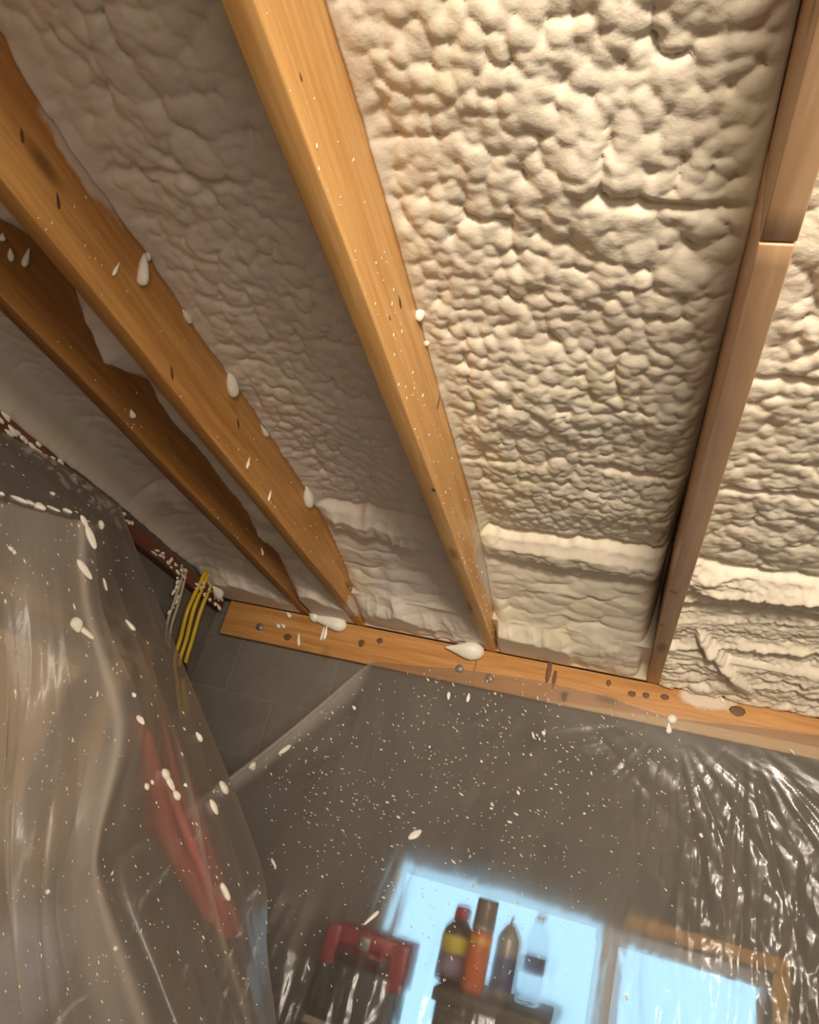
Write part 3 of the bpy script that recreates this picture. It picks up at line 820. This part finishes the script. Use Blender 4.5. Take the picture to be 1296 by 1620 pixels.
# red folded tarp hung over the far end of the rack
def red_tarp():
    RED = simple('faded_red_cloth', (.56, .13, .12), .75, 0, .4, 30)
    rail_l = [(222, 1150), (227, 1225), (234, 1305), (278, 1370), (332, 1452)]
    rail_r = [(228, 1150), (262, 1225), (300, 1310), (338, 1400), (362, 1490)]
    nu, nv = 24, 40
    V = []
    for i in range(nu):
        for j in range(nv):
            s = j / (nv - 1); q = s * (len(rail_l) - 1); k = min(int(q), len(rail_l) - 2); f = q - k
            lx = rail_l[k][0] * (1 - f) + rail_l[k + 1][0] * f; ly = rail_l[k][1] * (1 - f) + rail_l[k + 1][1] * f
            rx = rail_r[k][0] * (1 - f) + rail_r[k + 1][0] * f; ry = rail_r[k][1] * (1 - f) + rail_r[k + 1][1] * f
            w = i / (nu - 1)
            Yd = 1.50 + .02 * math.sin(w * 9 + s * 3) * min(1, s * 3)
            V.append(at(lx * (1 - w) + rx * w, ly * (1 - w) + ry * w, Y=Yd))
    me = np_mesh('red_tarp', np.array([tuple(v) for v in V]), grid_faces(nu, nv))
    o = link('red_tarp', me, RED)
    md = o.modifiers.new('thickness', 'SOLIDIFY'); md.thickness = .012
    return tag(o, 'faded red folded tarp hanging behind the clear sheet at left', 'tarp')
red_tarp()

# ------------------------------------------------------------------ clear sheets
def toward_camera(V, F):
    a, b, c = V[F[:, 0]], V[F[:, 1]], V[F[:, 2]]
    n = np.cross(b - a, c - a)
    return F[:, ::-1] if ((a - np.array(CAM)) * n).sum() > 0 else F
def bvh_of(o):
    me = o.data
    return BVHTree.FromPolygons([v.co.copy() for v in me.vertices], [tuple(p.vertices) for p in me.polygons])
def stick(bvh, u, v):
    d = raydir(u, v)
    h = bvh.ray_cast(CAM, d)
    if h[0] is None: return None
    n = h[1] if h[1].dot(d) < 0 else -h[1]
    return h[0], n
def sheet_blobs(o, bvh, items):
    for (u, v, du, dv, l, w) in items:
        q = stick(bvh, u, v)
        if q is None: continue
        p, n = q
        s = (p - CAM).length / FPX
        a = RIGHT * du - UP * dv
        bm = bmesh.new(); add_blob(bm, p + n * w * s * .2, n, a, l * s / 2, w * s / 2, w * s * .35, random.uniform(-.3, .3), 3)
        b = bm_obj('foam_blob', bm, FOAM_WHITE); b.parent = o
def sheet_flecks(o, bvh, n, box, size, seed, dirv=(1, 2), dens=None):
    rr = random.Random(seed); bm = bmesh.new(); c = 0
    for _ in range(n * 6):
        u = rr.uniform(box[0], box[2]); v = rr.uniform(box[1], box[3])
        if dens is not None and rr.random() > dens(u, v): continue
        q = stick(bvh, u, v)
        if q is None: continue
        p, nn = q; s = (p - CAM).length / FPX
        w = rr.uniform(*size) * (2.0 if rr.random() < .06 else 1); l = w * rr.choice((1.0, 1.2, 1.6, 2.4, 3.2))
        du, dv = dirv; a = RIGHT * (du + rr.uniform(-.8, .8)) - UP * (dv + rr.uniform(-.8, .8))
        add_blob(bm, p + nn * .0003, nn, a, l * s / 2, w * s / 2, w * s * .35, rr.uniform(-.3, .3), 1)
        c += 1
        if c >= n: break
    b = bm_obj('foam_fleck', bm, FOAM_WHITE); b.parent = o
    tag(b, 'fine white foam specks', kind='stuff')

def wall_sheet():
    # top edge: from the left end of the strained corner, up to the plate, then along the plate
    P1 = at(588, 1046, Y=YP - .006)
    P0 = at(357, 1228, Y=2.34)
    PL = P0 + (P0 - P1) * .55
    top = [PL, P0, P1] + [at(u, v, Y=YP - .006) for u, v in ((650, 1052), (730, 1058), (800, 1068), (870, 1080), (960, 1102), (1063, 1136), (1130, 1143), (1200, 1150), (1296, 1163), (1420, 1195), (1560, 1235))]
    top = [Vector(p) for p in top]
    nu, nv = 460, 300
    # parameter along the top by chord
    d = [0]
    for p, q in zip(top, top[1:]): d.append(d[-1] + (q - p).length)
    ut = np.linspace(0, d[-1], nu)
    T = np.stack([np.interp(ut, d, [p[k] for p in top]) for k in range(3)], 1)
    dP1 = d[2]
    sag = .045 * np.sin(np.clip(ut / dP1, 0, 1) * math.pi)
    T[:, 2] -= sag * .6
    # bottom line
    bx = np.interp(ut, [0, dP1, d[-1]], [-1.50, -.86, T[-1, 0] + .05])
    v = np.linspace(0, 1, nv)
    zbot = .45
    U, Vv = np.meshgrid(np.arange(nu), v, indexing='ij')
    X = T[:, 0][:, None] * (1 - Vv) + bx[:, None] * Vv
    Z = T[:, 2][:, None] * (1 - Vv) + zbot * Vv
    # how far the film stands off the wall
    Yfree = np.interp(Z, [.4, 1.15, 1.30, 1.55, 1.9, 2.2], [2.18, 2.21, 2.24, 2.36, 2.52, 2.66])
    Yr = np.interp(Z, [.4, 1.2, 1.6, 2.2], [2.58, 2.60, 2.63, 2.67])
    wr = sstep(-.25, .45, X)
    Yw = Yfree * (1 - wr) + Yr * wr
    wl = sstep(-.55, -1.15, X)
    Yw = Yw * (1 - wl) + np.minimum(Yw, 2.22) * wl
    k = sstep(0, .45, Vv)
    Y = T[:, 1][:, None] * (1 - k) + Yw * k
    # folds fanning out from the fixing points
    def fan(c, n, amp, seed, spread=1.0):
        dx = X - c.x; dz = Z - c.z; r = np.sqrt(dx * dx + dz * dz) + 1e-4
        th = np.arctan2(dx, -dz)
        f = ridged(th * n, r * .6, seed, 2)
        return amp * (f - .45) * np.minimum(r / .25, 1) * np.exp(-r / spread)
    near = sstep(.02, .18, Vv)
    F = fan(P1, 5.0, .040, 3, .9) * sstep(-.25, -.75, X)
    F = F + fan(at(1063, 1138, Y=YP), 5.0, .030, 5, .7) + fan(at(1180, 1160, Y=YP), 6.0, .040, 8, .8) * sstep(.2, .45, X) + fan(at(870, 1080, Y=YP), 4.0, .018, 9, .7)
    # long vertical gathers and sharp small crinkles, strongest low and to the right and over the cabinet
    F = F + .030 * (ridged(X * 5.5 + .15 * Z, Z * .8, 21, 2) - .5) * sstep(.0, .4, Vv)
    cr = sstep(2.0, 1.6, Z) * sstep(-.06, .16, X) + .55 * sstep(1.34, 1.22, Z) * sstep(-.05, -.15, X) + .15 * sstep(2.1, 1.7, Z)
    F = F + .020 * (ridged(X * 20 + .8 * Z, Z * 4.5, 33, 3) - .5) * cr + .005 * (ridged(X * 48 + 2 * Z, Z * 14, 37, 2) - .5) * cr
    F = F + .0035 * (fbm(X * 30, Z * 18, 41, 3) - .5)
    # rolled hem along the slanting free edge
    hem = sstep(dP1 * 1.02, dP1 * .9, ut)[:, None] * np.exp(-(Vv / .035) ** 2)
    Y = Y - F * near - hem * .012
    Y = np.minimum(Y, YP - .004 + 0 * Y)
    V = np.stack([X.ravel(), Y.ravel(), Z.ravel()], 1)
    me = np_mesh('plastic_sheet', V, toward_camera(V, grid_faces(nu, nv)))
    band = sstep(dP1 * 1.03, dP1 * .93, ut)[:, None] * (np.exp(-(Vv / .060) ** 4) * 3.2 + .9 * np.exp(-Vv / .25) * ridged(np.arctan2(X - P1.x, P1.z - Z + 1e-3) * 9, Vv, 92, 2))
    att = me.attributes.new('layers_sheen', 'FLOAT', 'POINT')
    att.data.foreach_set('value', (1 + band + .5 * (ridged(X * 7, Z * .8, 93, 2) - .4)).astype(np.float32).ravel())
    o = link('plastic_sheet', me, PLASTIC_WALL)
    tag(o, 'clear crinkled plastic sheet hung from the back wall plate over the window', 'plastic sheet')
    # the free edge is rolled on itself
    bm = bmesh.new()
    pts = []
    for i in range(0, nu, 4):
        if ut[i] <= dP1: pts.append(Vector((X[i, 3], Y[i, 3] - .004, Z[i, 3])))
    add_tube(bm, pts, [.010 * (1 - .75 * i / len(pts)) + .0015 for i in range(len(pts))], 9)
    h = bm_obj('rolled_edge', bm, PLASTIC_HEM); h.parent = o
    b = bvh_of(o)
    sheet_blobs(o, b, [(657, 1322, -8, 16, 24, 11), (710, 1101, 0, 14, 13, 5), (741, 1104, -2, 14, 15, 5), (588, 1453, -10, 18, 28, 7), (398, 1212, 4, 6, 14, 13), (450, 1186, 20, -10, 24, 7),
                       (433, 1366, 4, 14, 16, 4), (560, 1120, 3, 6, 8, 5), (820, 1255, 2, 6, 7, 5), (1109, 1322, 2, 6, 7, 5), (860, 1160, 2, 6, 7, 6)])
    def dens(u, v): return max(.06, min(1, 1.25 - abs(v - 1200) / 330 - max(0, u - 800) / 420))
    sheet_flecks(o, b, 1000, (420, 1060, 1290, 1600), (1.0, 2.2), 5, (1, 1.6), dens)
    return o
WS = wall_sheet()

def pile_sheet():
    # rails in the photograph with a depth each: the film runs from the wall plate over the rack top, then down the front and the far side
    def R(pts): return [at(u, v, Y=y) for u, v, y in pts]
    top_back = [at(-330, 470, X=XL + .02), at(0, 680, X=XL + .02), at(100, 735, X=XL + .02), at(190, 800, X=XL + .02)]
    fold = R([(150, 830, 1.20), (163, 960, 1.20), (212, 1090, 1.21), (221, 1160, 1.20), (182, 1320, 1.16), (192, 1400, 1.14), (255, 1560, 1.16), (330, 1760, 1.18), (420, 2100, 1.2)])
    edge = R([(190, 800, 1.90), (216, 870, 1.84), (300, 1080, 1.80), (356, 1230, 1.78), (415, 1390, 1.74), (418, 1500, 1.72), (432, 1620, 1.70), (448, 1800, 1.68), (480, 2100, 1.66)])
    xs = [-1.0, -.99, -.97, -.95, -.89, -.86, -.80, -.76, -.74]
    front = [at(-330, v, X=x) for v, x in zip((770, 900, 1040, 1140, 1300, 1400, 1600, 1800, 2100), xs)]
    m1 = [at(u, v, X=x) for (u, v), x in zip(((0, 792), (0, 930), (10, 1070), (10, 1150), (5, 1310), (10, 1400), (30, 1560), (50, 1760), (80, 2100)), [-1.0, -.97, -.94, -.92, -.85, -.82, -.76, -.72, -.70])]
    mids = R([(168, 815, 1.55), (185, 910, 1.50), (250, 1085, 1.46), (290, 1205, 1.44), (318, 1365, 1.40), (335, 1460, 1.38), (372, 1590, 1.38), (410, 1780, 1.38), (440, 2100, 1.38)])
    rails = [front, m1, fold, mids, edge]
    nv, per = 260, [70, 80, 60, 60]
    def resample(r, n):
        p = smooth_path(r, 10)
        d = [0]
        for a, b in zip(p, p[1:]): d.append(d[-1] + (b - a).length)
        tt = np.linspace(0, d[-1], n)
        return np.stack([np.interp(tt, d, [q[k] for q in p]) for k in range(3)], 1)
    RR = [resample(r, nv) for r in rails]
    cols = []
    for k in range(4):
        for i in range(per[k]):
            f = i / per[k]
            cols.append(RR[k] * (1 - f) + RR[k + 1] * f)
    cols.append(RR[-1])
    P = np.stack(cols)                       # nu x nv x 3
    nu = P.shape[0]
    uu = np.linspace(0, 4, nu)[:, None] + 0 * np.linspace(0, 1, nv)[None]
    vv = np.linspace(0, 1, nv)[None] + 0 * uu
    du = np.gradient(P, axis=0); dv = np.gradient(P, axis=1)
    nrm = np.cross(du, dv); nrm /= np.linalg.norm(nrm, axis=2, keepdims=True) + 1e-9
    cen = P - np.array(CAM)[None, None]
    sgn = np.sign((nrm * cen).sum(2, keepdims=True)); nrm = -nrm * sgn     # towards the camera
    amp = sstep(0, .18, vv)
    D = .030 * (ridged(uu * 1.3 + .5 * vv, vv * 1.1, 51, 1) - .1) * amp + .005 * (ridged(uu * 3.6 + 1.1 * vv, vv * 2.6, 57, 2) - .2) * amp + .0015 * (fbm(uu * 10, vv * 16, 61, 3) - .3)
    # pleats hanging down the far side
    side = sstep(2.15, 2.5, uu) * sstep(4.0, 3.85, uu)
    D = D + .034 * (ridged(uu * 2.3 - .5 * vv, vv * .7, 67, 1) - .1) * side * sstep(.25, .6, vv)
    keep = np.exp(-((uu - 2) / .12) ** 2) * .8 + np.exp(-((uu - 4) / .05) ** 2)
    P = P + nrm * (D * (1 - np.clip(keep, 0, 1)))[..., None]
    V = P.reshape(-1, 3); F = toward_camera(V, grid_faces(nu, nv))
    # top: from the wall plate to the rack's front edge
    nt = 26
    tb = resample(top_back, nu)
    topstrip = []
    for j in range(nt):
        f = j / (nt - 1)
        q = tb * (1 - f) + P[:, 0, :] * f
        q[:, 2] -= .05 * math.sin(math.pi * f) * np.linspace(1, .1, nu)
        q[:, 2] += .012 * (fbm(np.linspace(0, 14, nu), np.full(nu, f * 3.0), 71, 3) - .5) * math.sin(math.pi * f)
        topstrip.append(q)
    TS = np.stack(topstrip, 1)
    off = len(V)
    V = np.concatenate([V, TS.reshape(-1, 3)]); F = np.concatenate([F, toward_camera(V, grid_faces(nu, nt, off))])
    me = np_mesh('plastic_sheet', V, F)
    lay_sheen = np.interp(uu, [0, 1.7, 2.0, 2.15, 2.6, 4.0], [1.65, 1.65, 1.4, .80, .55, .55]) + .22 * sstep(.45, .8, vv) * sstep(2.0, 2.2, uu)
    lay_sheen = lay_sheen * (.75 + .6 * fbm(uu * 3, vv * 5, 77, 3))
    lay_sheen = lay_sheen + 1.3 * np.exp(-((uu - 2.02) / .05) ** 2) + .5 * np.exp(-((uu - 1.80) / .10) ** 2) * sstep(.30, .42, vv) + 1.7 * np.exp(-((uu - 3.97) / .05) ** 2) + .8 * np.exp(-((uu - 2.96) / .035) ** 2) * sstep(.3, .5, vv) + .6 * np.exp(-((uu - 3.5) / .03) ** 2) * sstep(.4, .6, vv)  # highlights along folds and rim put into the haze, with the doubled hem
    lay_sheen = np.concatenate([lay_sheen.ravel(), np.full(len(V) - off, .45)])
    att = me.attributes.new('layers_sheen', 'FLOAT', 'POINT'); att.data.foreach_set('value', lay_sheen.astype(np.float32))
    bm = bmesh.new(); bm.from_mesh(me); bmesh.ops.remove_doubles(bm, verts=bm.verts, dist=.0004); bm.to_mesh(me); bm.free()
    me.polygons.foreach_set('use_smooth', np.ones(len(me.polygons), dtype=bool))
    o = link('plastic_sheet', me, PLASTIC_PILE)
    tag(o, 'milky clear plastic sheet draped over the stored goods along the left wall', 'plastic sheet')
    b = bvh_of(o)
    sheet_blobs(o, b, [(30, 792, 20, 6, 30, 9), (46, 797, 10, 4, 16, 9), (62, 805, 6, 4, 18, 15), (84, 806, 14, 5, 22, 7), (106, 810, 10, 3, 15, 9), (132, 826, 10, 4, 22, 9), (157, 831, 8, 6, 15, 12),
                       (141, 850, 6, 18, 40, 13), (132, 902, 16, 10, 36, 12), (118, 990, 4, -8, 24, 19), (136, 1002, 14, 8, 28, 9), (165, 925, 3, 12, 20, 6), (205, 990, 8, 10, 22, 8), (16, 868, 10, 2, 10, 6), (22, 874, 5, 5, 7, 6), (82, 782, 6, 2, 9, 7), (2, 783, 6, 3, 9, 8),
                       (261, 1228, 4, 10, 22, 13), (267, 1240, 6, 10, 26, 11), (277, 1260, 2, 6, 16, 13), (351, 1248, -3, 10, 23, 15), (336, 1278, 10, 10, 25, 12), (354, 1412, 2, 12, 28, 13), (313, 1167, 4, 10, 17, 10), (231, 1245, 2, 5, 11, 8), (240, 1238, 2, 5, 8, 6), (222, 1140, 4, 8, 18, 8),
                       (212, 1100, 4, 8, 9, 6), (293, 1243, 2, 4, 7, 6), (76, 1411, 0, 4, 7, 7), (183, 1500, 2, 4, 7, 6)])
    sheet_flecks(o, b, 420, (0, 690, 425, 1615), (1.0, 2.3), 9, (.5, 1.8))
    return o
PS = pile_sheet()

for o in list(bpy.data.objects):
    if '_o' in o: del o['_o']
